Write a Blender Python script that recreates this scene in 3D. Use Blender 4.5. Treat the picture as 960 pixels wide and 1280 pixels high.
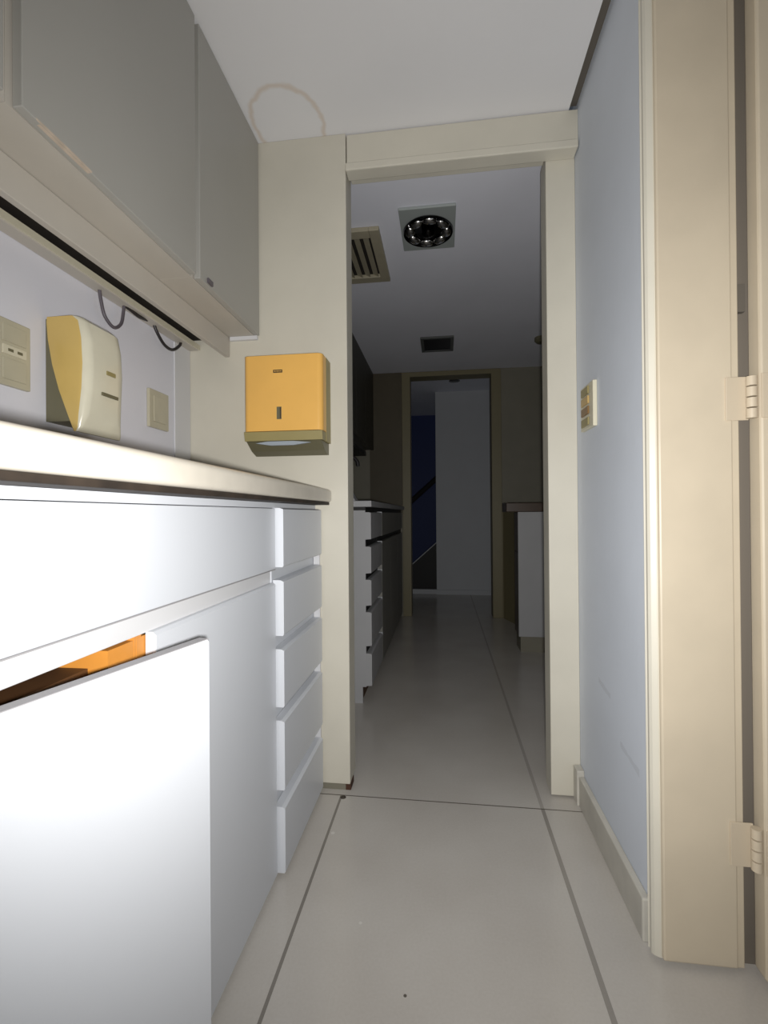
import bpy, bmesh, math
from mathutils import Vector, Matrix
for o in list(bpy.data.objects): bpy.data.objects.remove(o)
scn = bpy.context.scene
C = scn.collection
PI = math.pi

# ------------------------------------------------------------------ camera, light, exposure
YAW = math.atan(74/580.0); PITCH = math.radians(0.255); ROLL = math.radians(0.45)
cam_d = bpy.data.cameras.new('camera'); cam = bpy.data.objects.new('camera', cam_d); C.objects.link(cam)
cam_d.sensor_fit = 'VERTICAL'; cam_d.sensor_height = 36.0; cam_d.lens = 580.0*36.0/1280.0
cam_d.clip_start = 0.01
f = Vector((-math.sin(YAW)*math.cos(PITCH), math.cos(YAW)*math.cos(PITCH), math.sin(PITCH)))
r = f.cross(Vector((0, 0, 1))).normalized(); u = r.cross(f)
r2 = r*math.cos(ROLL) - u*math.sin(ROLL); u2 = u*math.cos(ROLL) + r*math.sin(ROLL)
m = Matrix((r2, u2, -f)).transposed().to_4x4(); m.translation = Vector((0, 0, 0.98))
cam.matrix_world = m
scn.camera = cam

w = bpy.data.worlds.new('world'); scn.world = w; w.use_nodes = True
w.node_tree.nodes['Background'].inputs['Color'].default_value = (0.75, 0.85, 1.0, 1)
w.node_tree.nodes['Background'].inputs['Strength'].default_value = 0.05

# the phone's torch, beside the lens: the only lamp that is on in the place
ld = bpy.data.lights.new('phone_torch', 'SPOT'); lamp = bpy.data.objects.new('phone_torch', ld); C.objects.link(lamp)
ld.energy = 86.0; ld.shadow_soft_size = 0.014; ld.spot_size = math.radians(150); ld.spot_blend = 1.0
ld.color = (1.0, 0.99, 0.965)
lamp.location = (0.012, 0.0, 0.962)
lamp.rotation_euler = Vector((0.02, 1.0, 0.10)).to_track_quat('-Z', 'Y').to_euler()

scn.view_settings.view_transform = 'Standard'; scn.view_settings.look = 'None'
scn.view_settings.gamma = 1.0; scn.view_settings.use_curve_mapping = False
scn.view_settings.exposure = 0.0

# ------------------------------------------------------------------ materials
def s2l(c): return c/12.92 if c <= 0.04045 else ((c+0.055)/1.055)**2.4
def hexc(r_, g_, b_): return (s2l(r_/255), s2l(g_/255), s2l(b_/255), 1)
def mat(name, col, rough=0.5, metal=0.0, noise=0.0, nscale=6.0, bump=0.0, bscale=60.0, col2=None, coat=0.0):
    mt = bpy.data.materials.new(name); mt.use_nodes = True
    nt = mt.node_tree; b = nt.nodes['Principled BSDF']
    b.inputs['Base Color'].default_value = col; b.inputs['Roughness'].default_value = rough
    b.inputs['Metallic'].default_value = metal
    if coat: b.inputs['Coat Weight'].default_value = coat
    tc = nt.nodes.new('ShaderNodeTexCoord')
    if noise > 0:
        n = nt.nodes.new('ShaderNodeTexNoise'); n.inputs['Scale'].default_value = nscale; n.inputs['Detail'].default_value = 5
        nt.links.new(tc.outputs['Object'], n.inputs['Vector'])
        rp = nt.nodes.new('ShaderNodeValToRGB'); rp.color_ramp.elements[0].position = 0.35; rp.color_ramp.elements[1].position = 0.68
        c2 = col2 or tuple(v*(1-noise) for v in col[:3]) + (1,)
        rp.color_ramp.elements[0].color = col; rp.color_ramp.elements[1].color = c2
        nt.links.new(n.outputs['Fac'], rp.inputs['Fac']); nt.links.new(rp.outputs['Color'], b.inputs['Base Color'])
    if bump > 0:
        n2 = nt.nodes.new('ShaderNodeTexNoise'); n2.inputs['Scale'].default_value = bscale; n2.inputs['Detail'].default_value = 3
        nt.links.new(tc.outputs['Object'], n2.inputs['Vector'])
        bp = nt.nodes.new('ShaderNodeBump'); bp.inputs['Strength'].default_value = bump; bp.inputs['Distance'].default_value = 0.002
        nt.links.new(n2.outputs['Fac'], bp.inputs['Height']); nt.links.new(bp.outputs['Normal'], b.inputs['Normal'])
    return mt
M = {}
M['wall_blue'] = mat('pale_blue_paint', hexc(214, 220, 230), 0.6, noise=0.06, nscale=3, bump=0.25, bscale=40)
M['wall_white'] = mat('white_splash_paint', hexc(218, 218, 226), 0.55, noise=0.05, nscale=3, bump=0.15)
M['cream'] = mat('cream_enamel', hexc(207, 202, 188), 0.42, noise=0.08, nscale=4, bump=0.12, bscale=30)
M['cream_dirty'] = mat('worn_cream_enamel', hexc(202, 189, 167), 0.45, noise=0.10, nscale=5, bump=0.15, bscale=30)
M['laminate'] = mat('white_laminate', hexc(207, 210, 216), 0.38, noise=0.03, nscale=2)
M['laminate_edge'] = mat('laminate_edge', hexc(206, 206, 208), 0.4)
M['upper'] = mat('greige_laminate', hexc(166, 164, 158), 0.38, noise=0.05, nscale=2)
M['upper_trim'] = mat('greige_trim', hexc(188, 182, 172), 0.45, noise=0.06, nscale=5)
M['worktop'] = mat('worktop_laminate', hexc(212, 205, 192), 0.35, noise=0.12, nscale=9)
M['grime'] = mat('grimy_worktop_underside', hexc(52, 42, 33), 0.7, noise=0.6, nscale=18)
M['dark'] = mat('dark_cavity_fill', hexc(42, 36, 30), 0.8, noise=0.5, nscale=12)
M['brownwood'] = mat('brown_board', hexc(96, 62, 30), 0.6, noise=0.3, nscale=6)
M['wood'] = mat('orange_wood', hexc(206, 138, 58), 0.5, noise=0.25, nscale=7)
M['ceil'] = mat('ceiling_paint', hexc(224, 223, 224), 0.8, noise=0.03, nscale=2, bump=0.12, bscale=60)
M['ceil2'] = mat('corridor_ceiling_paint', hexc(232, 233, 242), 0.8, noise=0.05, nscale=2, bump=0.1)
M['yellow'] = mat('aged_yellow_plastic', hexc(234, 182, 96), 0.35, noise=0.06, nscale=8)
M['olive'] = mat('olive_plastic', hexc(150, 138, 92), 0.45, noise=0.08, nscale=10)
M['olive_d'] = mat('dark_olive_plastic', hexc(104, 100, 78), 0.45)
M['creamplastic'] = mat('cream_plastic', hexc(216, 211, 190), 0.22, noise=0.08, nscale=14)
M['yellowcream'] = mat('yellowed_plastic', hexc(206, 176, 104), 0.3, noise=0.1, nscale=10)
M['plate'] = mat('beige_plate_plastic', hexc(186, 180, 158), 0.4, noise=0.06, nscale=20)
M['plate_l'] = mat('light_beige_plastic', hexc(206, 200, 178), 0.4)
M['black'] = mat('black_plastic', hexc(22, 21, 20), 0.45)
M['logo'] = mat('black_printed_badge', hexc(60, 48, 30), 0.5)
M['paper'] = mat('paper_towel', hexc(150, 158, 166), 0.9)
M['cable'] = mat('grey_cable', hexc(92, 86, 92), 0.45)
M['cable_b'] = mat('dark_cable', hexc(38, 34, 36), 0.45)
M['chrome'] = mat('chrome', (0.9, 0.9, 0.9, 1), 0.22, 1.0)
M['smoke'] = mat('smoked_reflector', (0.05, 0.05, 0.05, 1), 0.15, 1.0)
M['greyplate'] = mat('grey_lamp_plate', hexc(160, 166, 164), 0.45)
M['ventm'] = mat('beige_vent', hexc(168, 160, 138), 0.5, noise=0.1, nscale=20)
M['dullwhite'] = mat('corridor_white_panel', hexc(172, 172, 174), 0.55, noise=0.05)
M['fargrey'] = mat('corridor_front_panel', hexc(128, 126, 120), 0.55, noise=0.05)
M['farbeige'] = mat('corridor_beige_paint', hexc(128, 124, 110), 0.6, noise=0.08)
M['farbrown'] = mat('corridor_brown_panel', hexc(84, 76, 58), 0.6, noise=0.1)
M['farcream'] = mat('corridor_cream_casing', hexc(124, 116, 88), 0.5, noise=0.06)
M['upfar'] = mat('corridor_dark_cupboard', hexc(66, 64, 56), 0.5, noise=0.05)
M['darktop'] = mat('dark_brown_worktop', hexc(78, 62, 50), 0.35, noise=0.2, nscale=10)
M['blue'] = mat('deep_blue_paint', hexc(24, 44, 100), 0.6, noise=0.05)
M['hallwhite'] = mat('hall_white_paint', hexc(182, 184, 188), 0.6, noise=0.03)
M['stairdark'] = mat('black_stair_and_gap_shade', hexc(14, 13, 13), 0.6)
M['rail'] = mat('dark_handrail', hexc(20, 17, 18), 0.85)
M['hinge'] = mat('painted_hinge', hexc(196, 182, 160), 0.4)
M['skirt'] = mat('stone_skirting', hexc(196, 192, 182), 0.45, noise=0.12, nscale=14)
M['band'] = mat('grey_banding_and_shadow_line', hexc(150, 148, 150), 0.5)
M['lobe'] = mat('dark_chrome', (0.95, 0.95, 0.95, 1), 0.15, 1.0)
M['darkframe'] = mat('dark_vent_frame', hexc(92, 94, 92), 0.5)
M['gap'] = mat('painted_gap_shade', hexc(112, 104, 94), 0.8)
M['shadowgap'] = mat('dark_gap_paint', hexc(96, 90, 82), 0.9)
M['orangeish'] = mat('exposed_chipboard', hexc(200, 184, 166), 0.8, noise=0.2, nscale=40)
M['switch_o'] = mat('ochre_switch_plastic', hexc(190, 160, 100), 0.4)
M['switch_b'] = mat('brown_switch_rocker', hexc(128, 96, 52), 0.4)
M['rust'] = mat('rusty_stain', hexc(74, 48, 34), 0.9)

def node_math(nt, op, a, b=None):
    n = nt.nodes.new('ShaderNodeMath'); n.operation = op
    for i, v in enumerate((a, b)):
        if v is None: continue
        if isinstance(v, (int, float)): n.inputs[i].default_value = v
        else: nt.links.new(v, n.inputs[i])
    return n.outputs[0]
def floor_mat():
    mt = mat('pale_stone_tile', hexc(176, 171, 163), 0.2)
    nt = mt.node_tree; b = nt.nodes['Principled BSDF']
    geo = nt.nodes.new('ShaderNodeNewGeometry'); sp = nt.nodes.new('ShaderNodeSeparateXYZ'); nt.links.new(geo.outputs['Position'], sp.inputs[0])
    X, Y = sp.outputs['X'], sp.outputs['Y']
    def line(v, at, wd):   # 1 on the grout line
        d = node_math(nt, 'ABSOLUTE', node_math(nt, 'SUBTRACT', v, at)); return node_math(nt, 'LESS_THAN', d, wd)
    near = node_math(nt, 'LESS_THAN', Y, 1.592)
    g = node_math(nt, 'MULTIPLY', line(X, 0.318, 0.006), node_math(nt, 'ADD', 0.35, node_math(nt, 'MULTIPLY', near, 0.25)))
    g = node_math(nt, 'MAXIMUM', g, node_math(nt, 'MULTIPLY', line(X, -0.360, 0.004), node_math(nt, 'MULTIPLY', near, 0.8)))
    for v, at, wd in ((Y, 1.592, 0.0024),):
        g = node_math(nt, 'MAXIMUM', g, line(v, at, wd))
    n = nt.nodes.new('ShaderNodeTexNoise'); n.inputs['Scale'].default_value = 3.5; n.inputs['Detail'].default_value = 6
    nt.links.new(geo.outputs['Position'], n.inputs['Vector'])
    n2 = nt.nodes.new('ShaderNodeTexNoise'); n2.inputs['Scale'].default_value = 160; n2.inputs['Detail'].default_value = 2
    nt.links.new(geo.outputs['Position'], n2.inputs['Vector'])
    mixv = node_math(nt, 'ADD', node_math(nt, 'MULTIPLY', n.outputs['Fac'], 0.7), node_math(nt, 'MULTIPLY', n2.outputs['Fac'], 0.3))
    rp = nt.nodes.new('ShaderNodeValToRGB'); rp.color_ramp.elements[0].position = 0.3; rp.color_ramp.elements[1].position = 0.75
    rp.color_ramp.elements[0].color = hexc(182, 176, 169); rp.color_ramp.elements[1].color = hexc(195, 191, 185)
    nt.links.new(mixv, rp.inputs['Fac'])
    mx = nt.nodes.new('ShaderNodeMixRGB'); mx.inputs[2].default_value = hexc(104, 98, 90)
    nt.links.new(g, mx.inputs[0]); nt.links.new(rp.outputs['Color'], mx.inputs[1]); 
    # a few small marks
    last = mx.outputs[0]
    for (mx_, my_, rr, c) in ((-0.352, 1.580, 0.010, hexc(50, 40, 34)), (-0.085, 0.945, 0.0035, hexc(96, 90, 84)), (-0.345, 1.40, 0.006, hexc(205, 202, 196)), (-0.205, 1.10, 0.004, hexc(205, 202, 196))):
        dx = node_math(nt, 'SUBTRACT', X, mx_); dy = node_math(nt, 'SUBTRACT', Y, my_)
        dd = node_math(nt, 'SQRT', node_math(nt, 'ADD', node_math(nt, 'MULTIPLY', dx, dx), node_math(nt, 'MULTIPLY', dy, dy)))
        k = nt.nodes.new('ShaderNodeMixRGB'); k.inputs[2].default_value = c
        nt.links.new(node_math(nt, 'LESS_THAN', dd, rr), k.inputs[0]); nt.links.new(last, k.inputs[1]); last = k.outputs[0]
    nt.links.new(last, b.inputs['Base Color'])
    return mt
M['floor'] = floor_mat()
def ceil_mat():   # a brown water mark in an arc on the ceiling paint
    mt = M['ceil'].copy(); mt.name = 'ceiling_paint_with_watermark'
    nt = mt.node_tree; b = nt.nodes['Principled BSDF']
    geo = nt.nodes.new('ShaderNodeNewGeometry'); sp = nt.nodes.new('ShaderNodeSeparateXYZ')
    n = nt.nodes.new('ShaderNodeTexNoise'); n.inputs['Scale'].default_value = 18
    nt.links.new(geo.outputs['Position'], n.inputs['Vector'])
    nt.links.new(geo.outputs['Position'], sp.inputs[0])
    wob = node_math(nt, 'MULTIPLY', node_math(nt, 'SUBTRACT', n.outputs['Fac'], 0.5), 0.03)
    dx = node_math(nt, 'SUBTRACT', sp.outputs['X'], -0.522); dy = node_math(nt, 'MULTIPLY', node_math(nt, 'SUBTRACT', sp.outputs['Y'], 1.555), 0.85)
    dd = node_math(nt, 'SQRT', node_math(nt, 'ADD', node_math(nt, 'MULTIPLY', dx, dx), node_math(nt, 'MULTIPLY', dy, dy)))
    d = node_math(nt, 'ABSOLUTE', node_math(nt, 'ADD', node_math(nt, 'SUBTRACT', dd, 0.122), wob))
    rp = nt.nodes.new('ShaderNodeValToRGB'); rp.color_ramp.elements[0].position = 0.002; rp.color_ramp.elements[1].position = 0.011
    rp.color_ramp.elements[0].color = (0.6, 0.6, 0.6, 1); rp.color_ramp.elements[1].color = (0, 0, 0, 1)
    nt.links.new(d, rp.inputs['Fac'])
    src = b.inputs['Base Color'].links[0].from_socket
    k = nt.nodes.new('ShaderNodeMixRGB'); k.inputs[2].default_value = hexc(202, 184, 164)
    nt.links.new(rp.outputs['Color'], k.inputs[0]); nt.links.new(src, k.inputs[1]); nt.links.new(k.outputs[0], b.inputs['Base Color'])
    return mt
M['ceil_mark'] = ceil_mat()
def scuff_mat():  # grey scuffs near the bottom of the right wall
    mt = M['wall_blue'].copy(); mt.name = 'pale_blue_paint_scuffed'
    nt = mt.node_tree; b = nt.nodes['Principled BSDF']
    geo = nt.nodes.new('ShaderNodeNewGeometry'); sp = nt.nodes.new('ShaderNodeSeparateXYZ')
    nt.links.new(geo.outputs['Position'], sp.inputs[0])
    src = b.inputs['Base Color'].links[0].from_socket
    n = nt.nodes.new('ShaderNodeTexNoise'); n.inputs['Scale'].default_value = 25
    nt.links.new(geo.outputs['Position'], n.inputs['Vector'])
    for (y0, z0, sl, ln, wd) in ((1.24, 0.36, 0.12, 0.06, 0.016), (1.42, 0.47, 0.12, 0.05, 0.013)):
        dy = node_math(nt, 'SUBTRACT', sp.outputs['Y'], y0)
        dz = node_math(nt, 'SUBTRACT', node_math(nt, 'SUBTRACT', sp.outputs['Z'], z0), node_math(nt, 'MULTIPLY', dy, sl))
        inl = node_math(nt, 'LESS_THAN', node_math(nt, 'ABSOLUTE', dy), ln)
        ad = node_math(nt, 'ADD', node_math(nt, 'ABSOLUTE', dz), node_math(nt, 'MULTIPLY', n.outputs['Fac'], wd))
        on = node_math(nt, 'MULTIPLY', node_math(nt, 'MULTIPLY', inl, node_math(nt, 'LESS_THAN', ad, wd)), 0.16)
        k = nt.nodes.new('ShaderNodeMixRGB'); k.inputs[2].default_value = hexc(130, 130, 136)
        nt.links.new(on, k.inputs[0]); nt.links.new(src, k.inputs[1]); src = k.outputs[0]
    nt.links.new(src, b.inputs['Base Color'])
    return mt
M['wall_scuff'] = scuff_mat()

# ------------------------------------------------------------------ mesh helpers
def bx(bm, x0, x1, y0, y1, z0, z1, bev=0.0, seg=2, rot=None, piv=None):
    vs = [bm.verts.new((x, y, z)) for x in (x0, x1) for y in (y0, y1) for z in (z0, z1)]
    idx = ((0, 1, 3, 2), (4, 6, 7, 5), (0, 4, 5, 1), (2, 3, 7, 6), (0, 2, 6, 4), (1, 5, 7, 3))
    fs = [bm.faces.new([vs[i] for i in q]) for q in idx]
    out = vs
    if bev > 0:
        es = list({e for f_ in fs for e in f_.edges})
        res = bmesh.ops.bevel(bm, geom=es, offset=bev, segments=seg, affect='EDGES', profile=0.5)
        out = list({v for v in res['verts']} | {v for v in vs if v.is_valid})
    if rot: bmesh.ops.rotate(bm, verts=out, cent=piv, matrix=rot)
    return out
def prism(bm, pts, axis, a, b, bev=0.0):
    """pts: 2-D polygon; axis: the extrusion axis; a, b its range"""
    def p3(p, t):
        return (t, p[0], p[1]) if axis == 'x' else (p[0], t, p[1]) if axis == 'y' else (p[0], p[1], t)
    va = [bm.verts.new(p3(p, a)) for p in pts]; vb = [bm.verts.new(p3(p, b)) for p in pts]
    n = len(pts); fs = [bm.faces.new(va), bm.faces.new(vb[::-1])]
    for i in range(n): fs.append(bm.faces.new((va[i], vb[i], vb[(i+1) % n], va[(i+1) % n])))
    bmesh.ops.recalc_face_normals(bm, faces=fs)
    if bev > 0:
        es = list({e for f_ in fs for e in f_.edges})
        bmesh.ops.bevel(bm, geom=es, offset=bev, segments=2, affect='EDGES', profile=0.5)
def tube(bm, pts, rad, seg=10):
    pts = [Vector(p) for p in pts]; rings = []
    for i, p in enumerate(pts):
        t = (pts[min(i+1, len(pts)-1)] - pts[max(i-1, 0)]).normalized()
        a = t.cross(Vector((0.31, 0.17, 0.93))).normalized(); b = t.cross(a)
        rings.append([bm.verts.new(p + a*math.cos(2*PI*k/seg)*rad + b*math.sin(2*PI*k/seg)*rad) for k in range(seg)])
    for i in range(len(rings)-1):
        for k in range(seg): bm.faces.new((rings[i][k], rings[i][(k+1) % seg], rings[i+1][(k+1) % seg], rings[i+1][k]))
    bm.faces.new(rings[0][::-1]); bm.faces.new(rings[-1])
def smooth_path(pts, n=8):
    P = [Vector(p) for p in pts]; out = []
    for i in range(len(P)-1):
        p0, p1, p2, p3 = P[max(i-1, 0)], P[i], P[i+1], P[min(i+2, len(P)-1)]
        for k in range(n):
            t = k/n
            out.append(0.5*((2*p1) + (p2-p0)*t + (2*p0-5*p1+4*p2-p3)*t*t + (3*p1-p0-3*p2+p3)*t**3))
    out.append(P[-1]); return out
def lathe(bm, prof, cx, cy, seg=40, zsign=1):
    rings = []
    for (rr, z) in prof:
        rings.append([bm.verts.new((cx+rr*math.cos(2*PI*k/seg), cy+rr*math.sin(2*PI*k/seg), z)) for k in range(seg)])
    for i in range(len(rings)-1):
        for k in range(seg): bm.faces.new((rings[i][k], rings[i][(k+1) % seg], rings[i+1][(k+1) % seg], rings[i+1][k]))
    bm.faces.new(rings[0]); bm.faces.new(rings[-1])
ORG = {}
def obj(name, bm, mt, parent=None, smooth=False):
    bmesh.ops.recalc_face_normals(bm, faces=bm.faces)
    co = [v.co for v in bm.verts]
    lo = Vector([min(c[i] for c in co) for i in range(3)]); hi = Vector([max(c[i] for c in co) for i in range(3)])
    org = Vector(((lo.x+hi.x)/2, (lo.y+hi.y)/2, lo.z))
    bmesh.ops.translate(bm, verts=bm.verts, vec=-org)
    me = bpy.data.meshes.new(name); bm.to_mesh(me); bm.free()
    for m_ in (mt if isinstance(mt, (list, tuple)) else [mt]): me.materials.append(m_)
    if smooth:
        for p in me.polygons: p.use_smooth = True
        try: me.set_sharp_from_angle(angle=math.radians(38))
        except Exception: pass
    o = bpy.data.objects.new(name, me); C.objects.link(o)
    ORG[o.name] = org
    if parent is not None:
        o.parent = parent; o.location = org - ORG[parent.name]
    else: o.location = org
    return o
def box_obj(name, mt, parent, *a, bev=0.0, **k):
    bm = bmesh.new(); bx(bm, *a, bev=bev, **k); return obj(name, bm, mt, parent)
def tag(o, label, cat, group=None):
    o['label'] = label; o['category'] = cat
    if group: o['group'] = group
    return o
def thing(name, label, cat, loc, group=None):
    o = bpy.data.objects.new(name, None); C.objects.link(o); o.location = loc; o.empty_display_size = 0.05
    ORG[o.name] = Vector(loc); return tag(o, label, cat, group)
def struct(name, mt, *a, label=None, bev=0.0, bm=None):
    if bm is None:
        bm = bmesh.new(); bx(bm, *a, bev=bev)
    o = obj(name, bm, mt); o['kind'] = 'structure'
    if label: o['label'] = label; 
    return o

# ------------------------------------------------------------------ the setting
CZ = 2.34; D = 1.62
struct('floor', M['floor'], -1.1, 1.9, -1.7, 7.6, -0.08, 0.0, label='pale stone tiled floor with dark grout lines')
# near room ceiling stops short of the right wall: a dark gap runs along it
struct('ceiling', M['ceil_mark'], -1.03, 0.432, -1.7, D+0.02, CZ, CZ+0.05, label='white ceiling with a brown arc watermark')
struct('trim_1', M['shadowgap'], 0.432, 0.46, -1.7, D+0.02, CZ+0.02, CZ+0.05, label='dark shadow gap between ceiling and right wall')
struct('wall_left', M['wall_white'], -1.03, -0.933, -1.7, D+0.1, 0, CZ, label='pale painted wall behind the worktop')
struct('wall_right', M['wall_scuff'], 0.46, 0.60, 1.10, D+0.12, 0, CZ+0.05, label='pale blue painted wall with scuffs')
bm = bmesh.new(); bx(bm, 0.46, 0.60, -1.7, 0.16, 0, CZ+0.05); bx(bm, 0.46, 0.60, 0.16, 1.10, 2.26, CZ+0.05)
struct('wall_right_near', M['wall_blue'], bm=bm)
struct('wall_back', M['wall_blue'], -1.03, 1.9, -1.8, -1.7, 0, CZ+0.05)
# side room behind the open doorway on the right
struct('wall_side_room', M['wall_blue'], 1.8, 1.9, -1.7, 1.3, 0, CZ+0.05)
struct('wall_side_room_end', M['wall_blue'], 0.60, 1.8, 1.2, 1.3, 0, CZ+0.05)
struct('ceiling_side_room', M['ceil'], 0.60, 1.9, -1.7, 1.3, CZ, CZ+0.05)
# partition with the wide opening
struct('wall_partition', M['cream'], -0.933, -0.335, D, D+0.10, 0.022, CZ, bev=0.003, label='cream panel left of the opening')
box_obj('base_stain', M['rust'], None, -0.352, -0.3335, D+0.004, D+0.06, 0.0, 0.022)
bpy.data.objects['base_stain']['kind'] = 'structure'; bpy.data.objects['base_stain'].name = 'trim_2'
struct('trim_3', M['farbeige'], -0.44, -0.352, D+0.004, D+0.095, 0.0, 0.022)
struct('trim_4', M['cream'], -0.332, 0.46, D+0.004, D+0.10, 2.225, CZ-0.004, bev=0.002, label='cream header board above the opening')
struct('trim_5', M['cream'], -0.334, 0.457, D-0.012, D+0.045, 2.198, 2.226, bev=0.004, label='cream rail under the header board')
struct('trim_6', M['cream'], 0.362, 0.46, D+0.045, D+0.13, 0.006, 2.226, bev=0.003, label='cream post right of the opening')
struct('trim_7', M['laminate_edge'], -0.933, -0.929, D-0.10, D-0.002, 1.07, 1.64, label='pale strip in the wall corner')
bm = bmesh.new()
bx(bm, 0.442, 0.4598, 1.125, D+0.04, 0.0, 0.10, bev=0.004)
bx(bm, 0.435, 0.4598, D+0.0, D+0.043, 0.0, 0.118, bev=0.003)
struct('baseboard_right', M['skirt'], bm=bm)

# ---- doorway on the right: casing, deep jamb, open leaf seen edge on
door = bpy.data.objects.new('door_1', None); C.objects.link(door); door.location = (0.54, 1.07, 0); ORG['door_1'] = Vector((0.54, 1.07, 0))
door['kind'] = 'structure'; door['label'] = 'cream doorway frame with the open door leaf at the right edge'
bm = bmesh.new()
prism(bm, [(0.459, 1.108), (0.447, 1.108), (0.445, 1.104), (0.449, 1.100), (0.446, 1.096), (0.446, 1.089), (0.450, 1.083), (0.460, 1.0785), (0.475, 1.0785), (0.475, 1.10)], 'z', 0.012, 2.34)
obj('architrave', bm, M['cream'], door)
box_obj('jamb', M['cream_dirty'], door, 0.463, 0.612, 1.07, 1.098, 0.012, 2.34, bev=0.004)
box_obj('door_stop', M['cream_dirty'], door, 0.6125, 0.628, 1.078, 1.11, 0.008, 2.34, bev=0.002)
lf = box_obj('door_leaf', M['cream_dirty'], door, 0.650, 1.36, 1.045, 1.085, 0.012, 2.25, bev=0.005)
box_obj('gap_shade_strip', M['gap'], door, 0.6285, 0.72, 1.100, 1.115, 0.0, 2.34)  # dark colour stands in for the shade inside the door gap
for z0 in (1.172, 0.232, 2.14):
    bm = bmesh.new()
    bx(bm, 0.596, 0.640, 1.066, 1.0698, z0, z0+0.092, bev=0.001)
    bx(bm, 0.651, 0.684, 1.041, 1.0449, z0, z0+0.092, bev=0.001)
    h = obj('hinge', bm, M['hinge'], door)
    for k in range(4):
        bm = bmesh.new()
        zz = z0 + 0.002 + k*0.0225
        pts = [(0.640, 1.058, zz), (0.640, 1.058, zz+0.0195)]
        rings = []
        bmesh.ops.create_cone(bm, cap_ends=True, segments=16, radius1=0.010, radius2=0.010, depth=0.0195, matrix=Matrix.Translation((0.640, 1.056, zz+0.0098)))
        obj('hinge_knuckle', bm, M['hinge'], h, smooth=True)
box_obj('strike_patch', M['shadowgap'], door, 0.629, 0.6485, 1.088, 1.104, 1.41, 1.47)
struct('trim_8', M['cream'], 0.44, 0.62, 0.12, 0.16, 0, 2.26)

# ------------------------------------------------------------------ base units on the left (fronts face +x)
XF, XD, XB = -0.45, -0.43, -0.93
# sink unit with fascia and two doors
bu = thing('base_cabinet', 'white double-door base cabinet at the left edge with one door ajar', 'cabinet', (-0.69, 0.66, 0))
bm = bmesh.new()
for y0, y1 in ((0.235, 0.253), (0.655, 0.672), (1.185, 1.203)): bx(bm, XB+0.005, XF-0.020, y0, y1, 0.06, 0.985)
bx(bm, XB+0.005, XF-0.020, 0.253, 1.185, 0.06, 0.078)
bx(bm, XB+0.001, XB+0.0049, 0.235, 1.203, 0.06, 0.985)
bx(bm, XF-0.10, XF-0.0205, 0.60, 0.6549, 0.60, 0.79); bx(bm, XF-0.045, XF-0.0195, 0.66, 0.684, 0.10, 0.792)
obj('body', bm, M['wood'], bu)
box_obj('inner_drawer', M['brownwood'], bu, XF-0.12, XF-0.050, 0.256, 0.598, 0.66, 0.765)
box_obj('fascia_shadow_line', M['band'], bu, XF-0.018, XF-0.0002, 0.225, 1.206, 0.8318, 0.8339)  # grey strip painted in for the shadow line beneath the fascia
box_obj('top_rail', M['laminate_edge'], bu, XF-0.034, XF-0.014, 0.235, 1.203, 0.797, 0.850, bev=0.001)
box_obj('shelf', M['brownwood'], bu, XB+0.006, XF-0.06, 0.254, 0.654, 0.640, 0.656)
box_obj('plinth', M['laminate'], bu, XF-0.06, XF-0.045, 0.235, 1.203, 0.0, 0.07)
box_obj('fascia_panel', M['laminate'], bu, XF-0.018, XF, 0.225, 1.206, 0.834, 0.9975, bev=0.0015)
bm = bmesh.new()   # closed door, top edge bevelled as a finger grip
prism(bm, [(XF-0.018, 0.015), (XF, 0.015), (XF, 0.792), (XF-0.006, 0.797), (XF-0.018, 0.797)], 'y', 0.680, 1.204)
obj('door', bm, M['laminate'], bu)
bm = bmesh.new()   # ajar door
prism(bm, [(XF-0.018, 0.015), (XF, 0.015), (XF, 0.790), (XF-0.004, 0.794), (XF-0.018, 0.794)], 'y', 0.262, 0.676)
ang = -math.radians(13.9)
bmesh.ops.rotate(bm, verts=bm.verts, cent=(XF-0.018, 0.262, 0), matrix=Matrix.Rotation(ang, 3, 'Z'))
aj = obj('door', bm, M['laminate'], bu); aj['label'] = 'door standing ajar'
bm = bmesh.new(); bx(bm, XF-0.0175, XF-0.0005, 0.2622, 0.6758, 0.7938, 0.7950)
bmesh.ops.rotate(bm, verts=bm.verts, cent=(XF-0.018, 0.262, 0), matrix=Matrix.Rotation(ang, 3, 'Z'))
obj('edge_banding', bm, M['band'], aj)
bm = bmesh.new(); bx(bm, XF-0.058, XF-0.020, 0.254, 0.300, 0.70, 0.715, bev=0.002); obj('door_hinge', bm, M['chrome'], bu)

# drawer unit
du = thing('drawer_cabinet', 'white five-drawer cabinet between the base cabinet and cream post', 'cabinet', (-0.68, 1.41, 0))
bm = bmesh.new()
bx(bm, XB+0.005, XF-0.012, 1.2065, 1.222, 0.012, 0.998); bx(bm, XB+0.005, XF-0.012, 1.600, 1.616, 0.012, 0.998)
bx(bm, XB+0.005, XB+0.012, 1.222, 1.600, 0.012, 0.998); bx(bm, XF-0.030, XF-0.012, 1.222, 1.600, 0.012, 0.998)
obj('body', bm, M['laminate'], du)
for z0, z1 in ((0.838, 0.999), (0.652, 0.803), (0.459, 0.616), (0.235, 0.423), (0.012, 0.190)):
    bm = bmesh.new()
    prism(bm, [(XD-0.030, z0), (XD-0.003, z0), (XD, z0+0.004), (XD, z1-0.004), (XD-0.010, z1), (XD-0.030, z1)], 'y', 1.212, 1.607)
    obj('drawer', bm, M['laminate'], du)
box_obj('filler_strip', M['laminate_edge'], du, XF-0.01, XD-0.008, 1.609, 1.6185, 0.012, 0.998)

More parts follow.
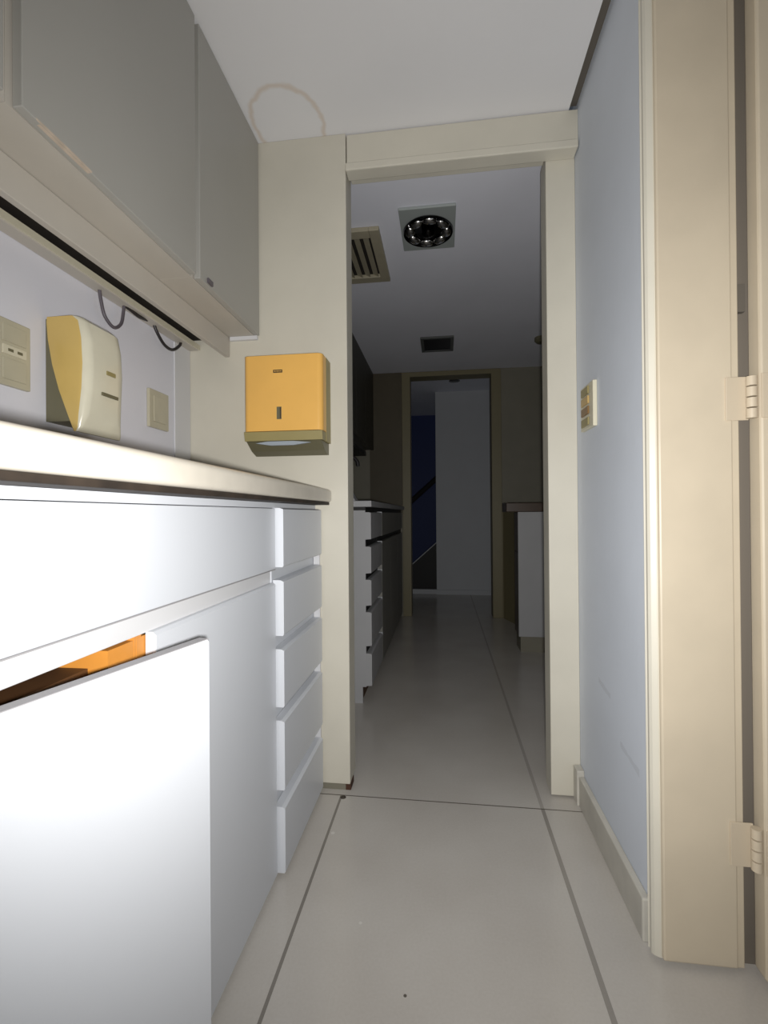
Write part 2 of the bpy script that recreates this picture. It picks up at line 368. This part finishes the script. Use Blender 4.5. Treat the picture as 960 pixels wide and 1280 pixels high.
# worktop
wt = thing('worktop', 'off-white laminate worktop with rounded front edge along the left wall', 'worktop', (-0.66, 0.7, 1.0))
bm = bmesh.new()
pr = [(-0.93, 1.026), (-0.93, 1.07)]
pr += [(-0.395-0.014+0.014*math.cos(a), 1.056+0.014*math.sin(a)) for a in [PI/2*(1-k/6) for k in range(7)]]
pr += [(-0.395-0.010+0.010*math.cos(a), 1.034+0.010*math.sin(a)) for a in [-PI/2*k/5 for k in range(6)]]
pr += [(-0.42, 1.024)]
prism(bm, pr, 'y', -1.2, D-0.003)
obj('slab', bm, M['worktop'], wt, smooth=True)
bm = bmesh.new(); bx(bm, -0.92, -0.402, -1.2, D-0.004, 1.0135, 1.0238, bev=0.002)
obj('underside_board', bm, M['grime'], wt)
box_obj('front_rail', M['laminate'], wt, -0.48, XF-0.004, -1.2, D-0.004, 0.9990, 1.0130)
# near unit towards the viewer, mostly out of view
nu = thing('base_cabinet', 'white base cabinet cut off by the left edge of the view', 'cabinet', (-0.69, -0.4, 0))
box_obj('body', M['laminate'], nu, XB+0.005, XF-0.018, -1.2, 0.225, 0.06, 0.993)
box_obj('plinth', M['laminate'], nu, XF-0.06, XF-0.045, -1.2, 0.225, 0.0, 0.06)
for y0, y1 in ((-1.2, -0.71), (-0.706, -0.24), (-0.236, 0.219)): box_obj('door', M['laminate'], nu, XF-0.0175, XF, y0, y1, 0.015, 0.993, bev=0.002)

# ------------------------------------------------------------------ wall cupboards
UX = -0.657; UZ = 1.632
G = 'wall cupboards on the left'
def wall_cab(lbl, y0, y1, d0, d1, zb=UZ):
    t = thing('wall_cabinet', lbl, 'cabinet', (-0.79, (y0+y1)/2, UZ), G)
    bm = bmesh.new(); bx(bm, -0.778, UX-0.020, y0, y1, UZ, CZ-0.004)
    obj('body', bm, M['upper_trim'], t)
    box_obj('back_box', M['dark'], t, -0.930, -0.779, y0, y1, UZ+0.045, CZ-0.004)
    box_obj('door', M['upper'], t, UX-0.018, UX, d0, d1, zb, CZ-0.005, bev=0.0015)
    return t
c3 = wall_cab('narrow greige wall cupboard touching the cream partition', 1.19, D-0.004, 1.198, D-0.006)
c2 = wall_cab('wide greige wall cupboard with a chipped lower edge', 0.645, 1.189, 0.655, 1.178)
c1 = wall_cab('greige wall cupboard cut off by the upper left corner', -0.3, 0.644, -0.1, 0.624, UZ-0.004)
bm = bmesh.new()
prism(bm, [(0.682, UZ-0.001), (0.80, UZ-0.001), (0.803, UZ+0.003), (0.76, UZ+0.004), (0.70, UZ+0.003), (0.680, UZ+0.002)], 'x', UX+0.0001, UX+0.0012)
bx(bm, UX-0.007, UX-0.001, 0.69, 0.80, UZ-0.0014, UZ-0.0002)
p = obj('chipped_edge', bm, M['orangeish'], c2); p['label'] = 'bare board where the edge has chipped'
box_obj('catch', M['cable'], c3, UX+0.0002, UX+0.006, 1.235, 1.262, UZ+0.006, UZ+0.020, bev=0.001)
box_obj('edge_strip', M['laminate_edge'], c3, -0.768, -0.664, D-0.012, D-0.0005, UZ-0.014, UZ-0.0005)
tag(box_obj('light_pelmet', M['upper_trim'], None, -0.790, -0.772, -0.3, D-0.003, 1.560, UZ-0.001, bev=0.002), 'greige pelmet board hanging under the wall cupboards', 'pelmet')
bt = thing('cable_duct', 'cream cable duct running along the wall under the cupboards', 'cable duct', (-0.91, 0.7, 1.590))
box_obj('channel', M['upper_trim'], bt, -0.9325, -0.892, -0.3, D-0.003, 1.590, 1.611, bev=0.003)
box_obj('lid', M['plate_l'], bt, -0.8918, -0.888, -0.3, D-0.003, 1.592, 1.609)
box_obj('cavity_shade_board', M['dark'], bt, -0.930, -0.795, -0.3, D-0.004, 1.628, 1.676)  # dark board stands in for the shaded cavity behind the pelmet
def cable(lbl, pts, rad, mt):
    bm = bmesh.new(); tube(bm, smooth_path(pts), rad); tag(obj('cable_loop', bm, mt, None, smooth=True), lbl, 'cable', 'cable loops under the duct')
cable('longest grey cable loop, above the soap dispenser', [(-0.915, 1.142, 1.595), (-0.915, 1.148, 1.565), (-0.913, 1.160, 1.527), (-0.910, 1.190, 1.508), (-0.912, 1.222, 1.530), (-0.915, 1.236, 1.565), (-0.915, 1.240, 1.595)], 0.0045, M['cable'])
cable('short dark cable sag right beside the longest loop', [(-0.915, 1.236, 1.594), (-0.912, 1.262, 1.590), (-0.910, 1.30, 1.585), (-0.915, 1.345, 1.594)], 0.0055, M['cable_b'])
cable('dark cable loop near the cream partition corner', [(-0.915, 1.380, 1.595), (-0.912, 1.395, 1.570), (-0.910, 1.430, 1.545), (-0.910, 1.475, 1.545), (-0.912, 1.520, 1.575), (-0.915, 1.535, 1.594)], 0.005, M['cable_b'])

# ------------------------------------------------------------------ things on the walls
def plate(name, lbl, cat, y0, y1, z0, z1, seams):
    t = thing(name, lbl, cat, (-0.932, (y0+y1)/2, z0))
    box_obj('cover_plate', M['plate'], t, -0.9325, -0.922, y0, y1, z0, z1, bev=0.002)
    for (a, b, c, d, mm) in seams: box_obj('insert', M[mm], t, -0.9219, -0.9185, a, b, c, d, bev=0.001)
    return t
plate('wall_socket', 'beige wall socket plate left of the soap dispenser', 'socket', 0.855, 0.938, 1.262, 1.405,
      [(0.868, 0.925, 1.355, 1.392, 'plate'), (0.868, 0.925, 1.328, 1.348, 'plate_l'), (0.868, 0.925, 1.275, 1.320, 'plate')])
s_ = bpy.data.objects['wall_socket']
for a in (0.880, 0.902): box_obj('slot', M['olive_d'], s_, -0.9184, -0.9176, a, a+0.012, 1.335, 1.341)
plate('wall_socket', 'small beige wall plate between soap dispenser and partition', 'socket', 1.366, 1.470, 1.265, 1.388,
      [(1.385, 1.452, 1.285, 1.368, 'plate')])
# light switch on the right wall
sw = thing('light_switch', 'small ochre and brown light switch on the pale blue right wall', 'switch', (0.455, 1.51, 1.24))
box_obj('cover_plate', M['plate_l'], sw, 0.447, 0.4595, 1.455, 1.578, 1.240, 1.378, bev=0.002)
for z0, mm in ((1.346, 'olive'), (1.316, 'switch_o'), (1.284, 'switch_b'), (1.250, 'olive')):
    box_obj('rocker', M[mm], sw, 0.442, 0.4469, 1.490, 1.560, z0, z0+0.024, bev=0.0015)

# paper towel dispenser
pt = thing('paper_towel_dispenser', 'yellowed plastic paper towel dispenser on the cream partition', 'towel dispenser', (-0.535, 1.56, 1.20))
px0, px1 = -0.672, -0.397
bm = bmesh.new()
cr = 0.018
def rrect(x0, x1, y0, y1, rr):   # rounded front corners (the low-y side)
    a = []
    for k in range(7): t = PI + (PI/2)*k/6; a.append((x0+rr+rr*math.cos(t), y0+rr+rr*math.sin(t)))
    for k in range(7): t = 1.5*PI + (PI/2)*k/6; a.append((x1-rr+rr*math.cos(t), y0+rr+rr*math.sin(t)))
    return a + [(x1, y1), (x0, y1)]
prism(bm, rrect(px0, px1, 1.507, 1.560, cr), 'z', 1.264, 1.520)
obj('cover', bm, M['yellow'], pt, smooth=True)
bm = bmesh.new(); prism(bm, rrect(px0-0.001, px1+0.001, 1.5595, D-0.001, 0.001), 'z', 1.232, 1.521)
obj('back_case', bm, M['olive'], pt)
bm = bmesh.new(); prism(bm, [(1.507, 1.262), (1.5595, 1.262), (1.5595, 1.232), (1.514, 1.232)], 'x', px0+0.001, px1-0.001); obj('lower_lip', bm, M['olive'], pt)
bm = bmesh.new(); prism(bm, [(1.516, 1.231), (1.618, 1.231), (1.618, 1.192), (1.598, 1.190), (1.56, 1.203)], 'x', px0+0.006, px1-0.006); obj('tray', bm, M['olive_d'], pt)
bm = bmesh.new()
vs = [(-0.625, 1.5205, 1.2215), (-0.59, 1.535, 1.2235), (-0.50, 1.535, 1.2235), (-0.445, 1.5205, 1.2215), (-0.50, 1.530, 1.211), (-0.58, 1.530, 1.211)]
vs = [(-0.632, 1.224), (-0.59, 1.2295), (-0.50, 1.2295), (-0.440, 1.224), (-0.50, 1.216), (-0.58, 1.216)]
prism(bm, vs, 'y', 1.513, 1.524); obj('paper_sheet', bm, M['paper'], pt)
bm = bmesh.new(); bx(bm, -0.566, -0.534, 1.5052, 1.5069, 1.460, 1.470, bev=0.0006); lg = obj('badge', bm, M['logo'], pt); lg['label'] = 'small black badge'
for k, (x0, x1) in enumerate(((-0.562, -0.557), (-0.554, -0.549), (-0.547, -0.543), (-0.541, -0.537))):
    box_obj('badge_letter', M['yellow'], lg, x0, x1, 1.5046, 1.5051, 1.4635, 1.4665)
box_obj('level_window', M['olive_d'], pt, -0.5545, -0.538, 1.5055, 1.5069, 1.303, 1.345, bev=0.0005)
box_obj('window_slot', M['logo'], pt, -0.543, -0.539, 1.5048, 1.5054, 1.305, 1.343)

# soap dispenser: cover lofted from side profile, olive backplate below
sd = thing('soap_dispenser', 'cream and yellow curved soap dispenser on the wall above the worktop', 'soap dispenser', (-0.88, 1.06, 1.19))
y0, y1 = 0.985, 1.135
bm = bmesh.new()
front = [(1.452, -0.845), (1.440, -0.830), (1.40, -0.822), (1.34, -0.819), (1.28, -0.822), (1.22, -0.831), (1.190, -0.840), (1.180, -0.848)]
back = [(1.452, -0.925), (1.440, -0.926), (1.40, -0.923), (1.34, -0.912), (1.28, -0.895), (1.22, -0.872), (1.190, -0.860), (1.180, -0.856)]
rings = []
for (z, xf), (_, xb) in zip(front, back):
    rr = min(0.022, (xf-xb)*0.49)
    ring = [(xb, y0)]
    for k in range(6): t = -PI/2 + (PI/2)*k/5; ring.append((xf-rr+rr*math.cos(t), y0+rr+rr*math.sin(t)))
    R3 = min(0.05, (xf-xb)*0.9)
    for k in range(8): t = (PI/2)*k/7; ring.append((xf-R3+R3*math.cos(t), y1-R3+R3*math.sin(t)))
    ring.append((xb, y1))
    rings.append([bm.verts.new((x, y, z)) for x, y in ring])
n = len(rings[0])
for i in range(len(rings)-1):
    for k in range(n):
        fc = bm.faces.new((rings[i][k], rings[i][(k+1) % n], rings[i+1][(k+1) % n], rings[i+1][k]))
        fc.material_index = 1 if k in (0, 1, n-1) else 0
bm.faces.new(rings[0]); bm.faces.new(rings[-1][::-1])
obj('cover', bm, [M['creamplastic'], M['yellowcream']], sd, smooth=True)
bm = bmesh.new()
prism(bm, [(-0.932, 1.205), (-0.932, 1.449), (-0.9275, 1.449), (-0.925, 1.40), (-0.914, 1.34), (-0.897, 1.28), (-0.876, 1.225), (-0.870, 1.205)], 'y', y0+0.004, y1-0.004)
obj('back_body', bm, M['olive_d'], sd)
box_obj('level_mark', M['olive'], sd, -0.8200, -0.8165, 1.045, 1.075, 1.328, 1.338, bev=0.0008)
box_obj('press_grip', M['olive_d'], sd, -0.8215, -0.817, 1.03, 1.085, 1.274, 1.282, bev=0.0008)

# ------------------------------------------------------------------ corridor beyond the opening
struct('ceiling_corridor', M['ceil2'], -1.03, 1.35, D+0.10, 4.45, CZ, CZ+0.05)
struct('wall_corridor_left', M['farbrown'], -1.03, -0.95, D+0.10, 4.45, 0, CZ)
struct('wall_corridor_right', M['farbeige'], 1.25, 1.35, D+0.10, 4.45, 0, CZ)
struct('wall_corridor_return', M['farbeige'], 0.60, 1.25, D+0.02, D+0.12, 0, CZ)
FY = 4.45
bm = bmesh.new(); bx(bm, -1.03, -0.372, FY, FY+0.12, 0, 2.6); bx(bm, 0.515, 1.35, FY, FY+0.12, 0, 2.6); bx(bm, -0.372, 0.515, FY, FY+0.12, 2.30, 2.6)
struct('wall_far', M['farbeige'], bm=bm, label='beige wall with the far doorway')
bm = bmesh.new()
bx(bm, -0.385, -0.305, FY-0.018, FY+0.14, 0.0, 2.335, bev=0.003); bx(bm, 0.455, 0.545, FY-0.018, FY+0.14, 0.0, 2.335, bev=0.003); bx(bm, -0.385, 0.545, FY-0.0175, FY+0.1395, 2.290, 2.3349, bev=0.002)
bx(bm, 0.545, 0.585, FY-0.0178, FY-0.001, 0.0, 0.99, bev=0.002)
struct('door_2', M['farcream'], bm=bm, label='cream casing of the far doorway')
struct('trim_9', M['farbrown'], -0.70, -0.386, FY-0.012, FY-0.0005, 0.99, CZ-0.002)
# hall beyond
struct('ceiling_hall', M['ceil2'], -1.6, 1.9, FY+0.12, 7.6, 2.46, 2.5)
struct('wall_hall', M['hallwhite'], -0.085, 1.9, 5.68, 5.80, 0, 2.46, label='white wall panel in the hall beyond')
struct('baseboard_hall', M['hallwhite'], -0.09, 1.9, 5.662, 5.6795, 0.0, 0.055)
struct('wall_stair', M['blue'], -1.7, 1.9, 7.0, 7.1, 0, 2.46, label='deep blue wall behind the stairs')
struct('wall_hall_left', M['blue'], -1.7, -1.6, FY+0.12, 7.1, 0, 2.46)
struct('trim_10', M['hallwhite'], -1.5, -0.09, 5.70, 5.74, 0.0, 0.055)
st = thing('staircase', 'black-sided stair rising to the right behind the hall panel', 'staircase', (-0.3, 6.0, 0))
def zst(x): return 0.364 + (x+0.366)*0.89
bm = bmesh.new(); prism(bm, [(-1.4, 0.0), (-0.086, 0.0), (0.6, 0.0), (0.6, zst(0.6)), (-0.7, max(zst(-0.7), 0.05)), (-1.4, 0.05)], 'y', 5.81, 5.85)
obj('stringer', bm, M['stairdark'], st)
bm = bmesh.new(); prism(bm, [(-0.75, zst(-0.75)), (0.6, zst(0.6)), (0.6, zst(0.6)+0.014), (-0.75, zst(-0.75)+0.014)], 'y', 5.80, 5.855)
obj('edge_strip', bm, M['hallwhite'], st)
for k in range(7):
    x0 = -0.75+k*0.19; box_obj('tread', M['stairdark'], st, x0, x0+0.21, 5.856, 6.9, max(zst(x0)-0.16, 0.0), max(zst(x0)-0.12, 0.03)+0.02)
bm = bmesh.new(); tube(bm, [(-0.75, 5.83, zst(-0.75)+0.80), (0.6, 5.83, zst(0.6)+0.80)], 0.032, 14); obj('handrail', bm, M['rail'], st, smooth=True)
for x in (-0.62, 0.3): box_obj('post', M['rail'], st, x-0.012, x+0.012, 5.82, 5.844, zst(x), zst(x)+0.80)
dl = thing('downlight', 'round ceiling downlight in the hall beyond the doorway', 'ceiling light', (0.136, 5.22, 2.44))
bm = bmesh.new(); lathe(bm, [(0.045, 2.459), (0.06, 2.459), (0.06, 2.452), (0.045, 2.448)], 0.136, 5.22, 24); obj('ring', bm, M['smoke'], dl, smooth=True)

# ceiling fittings in the corridor
cl = thing('ceiling_light', 'square grey recessed ceiling light with round chrome reflector', 'ceiling light', (-0.06, 2.205, 2.325))
cx, cy = -0.060, 2.205
bm = bmesh.new(); bx(bm, -0.188, 0.067, 2.045, 2.370, 2.326, CZ-0.0005, bev=0.003)
obj('plate', bm, M['greyplate'], cl)
bm = bmesh.new()
lathe(bm, [(0.112, 2.3258), (0.119, 2.318), (0.116, 2.309), (0.108, 2.314), (0.070, 2.322), (0.0005, 2.3245)], cx, cy, 48)
obj('reflector', bm, M['smoke'], cl, smooth=True)
bm = bmesh.new(); lathe(bm, [(0.028, 2.322), (0.030, 2.306), (0.018, 2.296), (0.0005, 2.293)], cx, cy, 24); obj('bulb', bm, M['smoke'], cl, smooth=True)
for k in range(8):
    a = 2*PI*(k+0.15)/8
    bm = bmesh.new()
    bmesh.ops.create_uvsphere(bm, u_segments=20, v_segments=12, radius=1.0, matrix=Matrix.Translation((cx+0.086*math.cos(a), cy+0.086*math.sin(a), 2.314)) @ Matrix.Rotation(a, 4, 'Z') @ Matrix.Diagonal((0.024, 0.034, 0.012, 1)))
    obj('reflector_lobe', bm, M['lobe'], cl, smooth=True)
cv = thing('ceiling_vent', 'beige louvred ceiling vent left of the square light', 'vent', (-0.45, 2.40, 2.32))
bm = bmesh.new()
X0, X1, Y0, Y1 = -0.62, -0.290, 2.160, 2.650
bx(bm, X0, X0+0.05, Y0, Y1, 2.318, CZ-0.0005, bev=0.003); bx(bm, X1-0.05, X1, Y0, Y1, 2.318, CZ-0.0005, bev=0.003)
bx(bm, X0+0.05, X1-0.05, Y0, Y0+0.06, 2.318, CZ-0.0005, bev=0.003); bx(bm, X0+0.05, X1-0.05, Y1-0.06, Y1, 2.318, CZ-0.0005, bev=0.003)
obj('frame', bm, M['ventm'], cv)
box_obj('backing', M['dark'], cv, X0+0.05, X1-0.05, Y0+0.06, Y1-0.06, CZ-0.003, CZ-0.0008)
for k in range(5):
    xx = X0+0.075+k*0.045
    bm = bmesh.new(); bx(bm, xx-0.016, xx+0.016, Y0+0.061, Y1-0.061, 2.327, 2.3295, rot=Matrix.Rotation(math.radians(25), 3, 'Y'), piv=(xx, 2.4, 2.328)); obj('slat', bm, M['ventm'], cv)
fv = thing('ceiling_vent', 'small dark square ceiling vent near the far doorway', 'vent', (-0.036, 3.72, 2.325))
bm = bmesh.new()
bx(bm, -0.165, -0.140, 3.57, 3.88, 2.325, CZ-0.0005, bev=0.002); bx(bm, 0.068, 0.093, 3.57, 3.88, 2.325, CZ-0.0005, bev=0.002)
bx(bm, -0.140, 0.068, 3.57, 3.60, 2.325, CZ-0.0005, bev=0.002); bx(bm, -0.140, 0.068, 3.85, 3.88, 2.325, CZ-0.0005, bev=0.002)
obj('frame', bm, M['darkframe'], fv)
box_obj('grille', M['black'], fv, -0.140, 0.068, 3.60, 3.85, 2.328, CZ-0.001)
sn = thing('smoke_detector', 'small dark round fitting on the corridor ceiling by the right post', 'detector', (0.75, 3.72, 2.29))
bm = bmesh.new(); lathe(bm, [(0.055, CZ-0.001), (0.055, 2.315), (0.040, 2.30), (0.0005, 2.296)], 0.77, 3.72, 24); obj('housing', bm, M['olive_d'], sn, smooth=True)

# corridor base units, left
LX = -0.372
side = thing('drawer_cabinet', 'pale grey drawer cabinet beyond the opening, end panel facing the viewer', 'cabinet', (-0.65, 2.6, 0))
bm = bmesh.new()
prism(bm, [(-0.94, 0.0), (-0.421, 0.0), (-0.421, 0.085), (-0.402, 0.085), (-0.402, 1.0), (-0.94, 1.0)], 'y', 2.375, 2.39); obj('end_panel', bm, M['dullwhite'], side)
box_obj('body', M['stairdark'], side, -0.94, -0.405, 2.391, 2.80, 0.085, 1.0)  # black body puts the shade of the drawer gaps into its colour
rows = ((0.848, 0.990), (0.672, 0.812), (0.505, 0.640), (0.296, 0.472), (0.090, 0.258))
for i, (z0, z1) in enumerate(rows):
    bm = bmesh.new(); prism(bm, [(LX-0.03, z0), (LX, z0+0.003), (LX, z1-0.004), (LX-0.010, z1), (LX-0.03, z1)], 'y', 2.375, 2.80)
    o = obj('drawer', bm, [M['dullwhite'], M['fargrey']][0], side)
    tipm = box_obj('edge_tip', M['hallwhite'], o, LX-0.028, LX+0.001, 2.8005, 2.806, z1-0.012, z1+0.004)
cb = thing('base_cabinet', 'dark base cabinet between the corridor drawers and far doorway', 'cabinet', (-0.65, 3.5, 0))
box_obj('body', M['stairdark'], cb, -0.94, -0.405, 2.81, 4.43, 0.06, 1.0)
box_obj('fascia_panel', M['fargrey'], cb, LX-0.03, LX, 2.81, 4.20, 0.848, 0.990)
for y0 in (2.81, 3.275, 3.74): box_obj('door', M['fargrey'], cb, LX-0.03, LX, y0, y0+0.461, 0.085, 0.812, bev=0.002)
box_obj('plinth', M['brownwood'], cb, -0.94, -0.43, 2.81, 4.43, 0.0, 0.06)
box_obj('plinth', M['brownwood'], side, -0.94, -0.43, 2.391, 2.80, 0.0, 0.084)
ct = thing('worktop', 'pale worktop with painted shadow strip above the corridor drawer cabinet', 'worktop', (-0.65, 3.4, 1.0))
box_obj('slab', M['dullwhite'], ct, -0.945, -0.368, 2.37, 4.43, 1.018, 1.050, bev=0.003)
box_obj('underside_board', M['stairdark'], ct, -0.94, -0.40, 2.372, 4.43, 1.0, 1.017)  # black strip stands in for the shadow gap under the slab
# wall cupboards, hood, things on the corridor worktop
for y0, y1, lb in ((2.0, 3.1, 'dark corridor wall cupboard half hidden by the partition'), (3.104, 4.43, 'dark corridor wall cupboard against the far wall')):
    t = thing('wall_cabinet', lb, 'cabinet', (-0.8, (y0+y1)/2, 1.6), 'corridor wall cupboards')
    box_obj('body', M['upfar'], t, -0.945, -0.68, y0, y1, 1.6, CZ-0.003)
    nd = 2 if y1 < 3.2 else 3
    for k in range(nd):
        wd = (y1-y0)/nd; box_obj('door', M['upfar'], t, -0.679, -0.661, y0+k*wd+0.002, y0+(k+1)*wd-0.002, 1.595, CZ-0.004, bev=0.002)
hd = thing('range_hood', 'black range hood under the corridor wall cupboards', 'hood', (-0.75, 3.3, 1.45))
bm = bmesh.new(); prism(bm, [(-0.94, 1.594), (-0.66, 1.594), (-0.60, 1.47), (-0.60, 1.44), (-0.94, 1.44)], 'y', 3.02, 3.62, bev=0.004); obj('hood_body', bm, M['black'], hd)
box_obj('control_strip', M['stairdark'], hd, -0.5995, -0.596, 3.1, 3.5, 1.446, 1.466)
struct('trim_11', M['dullwhite'], -0.9499, -0.940, 2.0, 4.43, 1.05, 1.59, label='pale splashback behind the corridor worktop')
cn = thing('paper_holder', 'pale slant-sided stand on the corridor worktop beside the partition edge', 'stand', (-0.53, 2.6, 1.05))
bm = bmesh.new(); prism(bm, [(-0.66, 1.051), (-0.485, 1.051), (-0.525, 1.12), (-0.56, 1.175), (-0.66, 1.175)], 'y', 2.56, 2.66, bev=0.004); obj('stand_body', bm, M['dullwhite'], cn)
box_obj('slot', M['black'], cn, -0.64, -0.58, 2.558, 2.5598, 1.10, 1.11)
tp = thing('tap', 'dark upright tap behind the slant-sided stand', 'tap', (-0.56, 2.85, 1.05))
bm = bmesh.new(); tube(bm, smooth_path([(-0.60, 2.85, 1.051), (-0.60, 2.85, 1.25), (-0.59, 2.85, 1.31), (-0.56, 2.85, 1.335), (-0.53, 2.85, 1.31), (-0.525, 2.85, 1.28)]), 0.011); obj('spout', bm, M['cable_b'], tp, smooth=True)
bm = bmesh.new(); lathe(bm, [(0.024, 1.0505), (0.024, 1.065), (0.014, 1.075)], -0.60, 2.85, 20); obj('base', bm, M['cable_b'], tp, smooth=True)

# corridor unit, right
rc = thing('base_cabinet', 'light grey shallow cabinet beyond the opening on the right', 'cabinet', (0.88, 3.46, 0))
box_obj('end_panel', M['dullwhite'], rc, 0.523, 1.245, 3.37, 3.388, 0.108, 0.987, bev=0.001)
box_obj('body', M['stairdark'], rc, 0.540, 1.245, 3.3885, 3.56, 0.108, 0.987)
box_obj('plinth', M['farbeige'], rc, 0.535, 1.245, 3.376, 3.55, 0.0, 0.107)
for z0, z1 in ((0.11, 0.70), (0.704, 0.985)): box_obj('door', M['darktop'], rc, 0.525, 0.5395, 3.39, 3.56, z0, z1, bev=0.002)
tag(box_obj('worktop', M['darktop'], None, 0.442, 1.247, 3.36, 3.58, 0.988, 1.052, bev=0.004), 'dark brown worktop on the right corridor cabinet', 'worktop')
bm = bmesh.new(); prism(bm, [(0.546, FY-0.002), (0.625, 4.20), (0.66, 4.20), (0.66, FY-0.002)], 'z', 0.0, 1.0); struct('trim_12', M['farcream'], bm=bm)
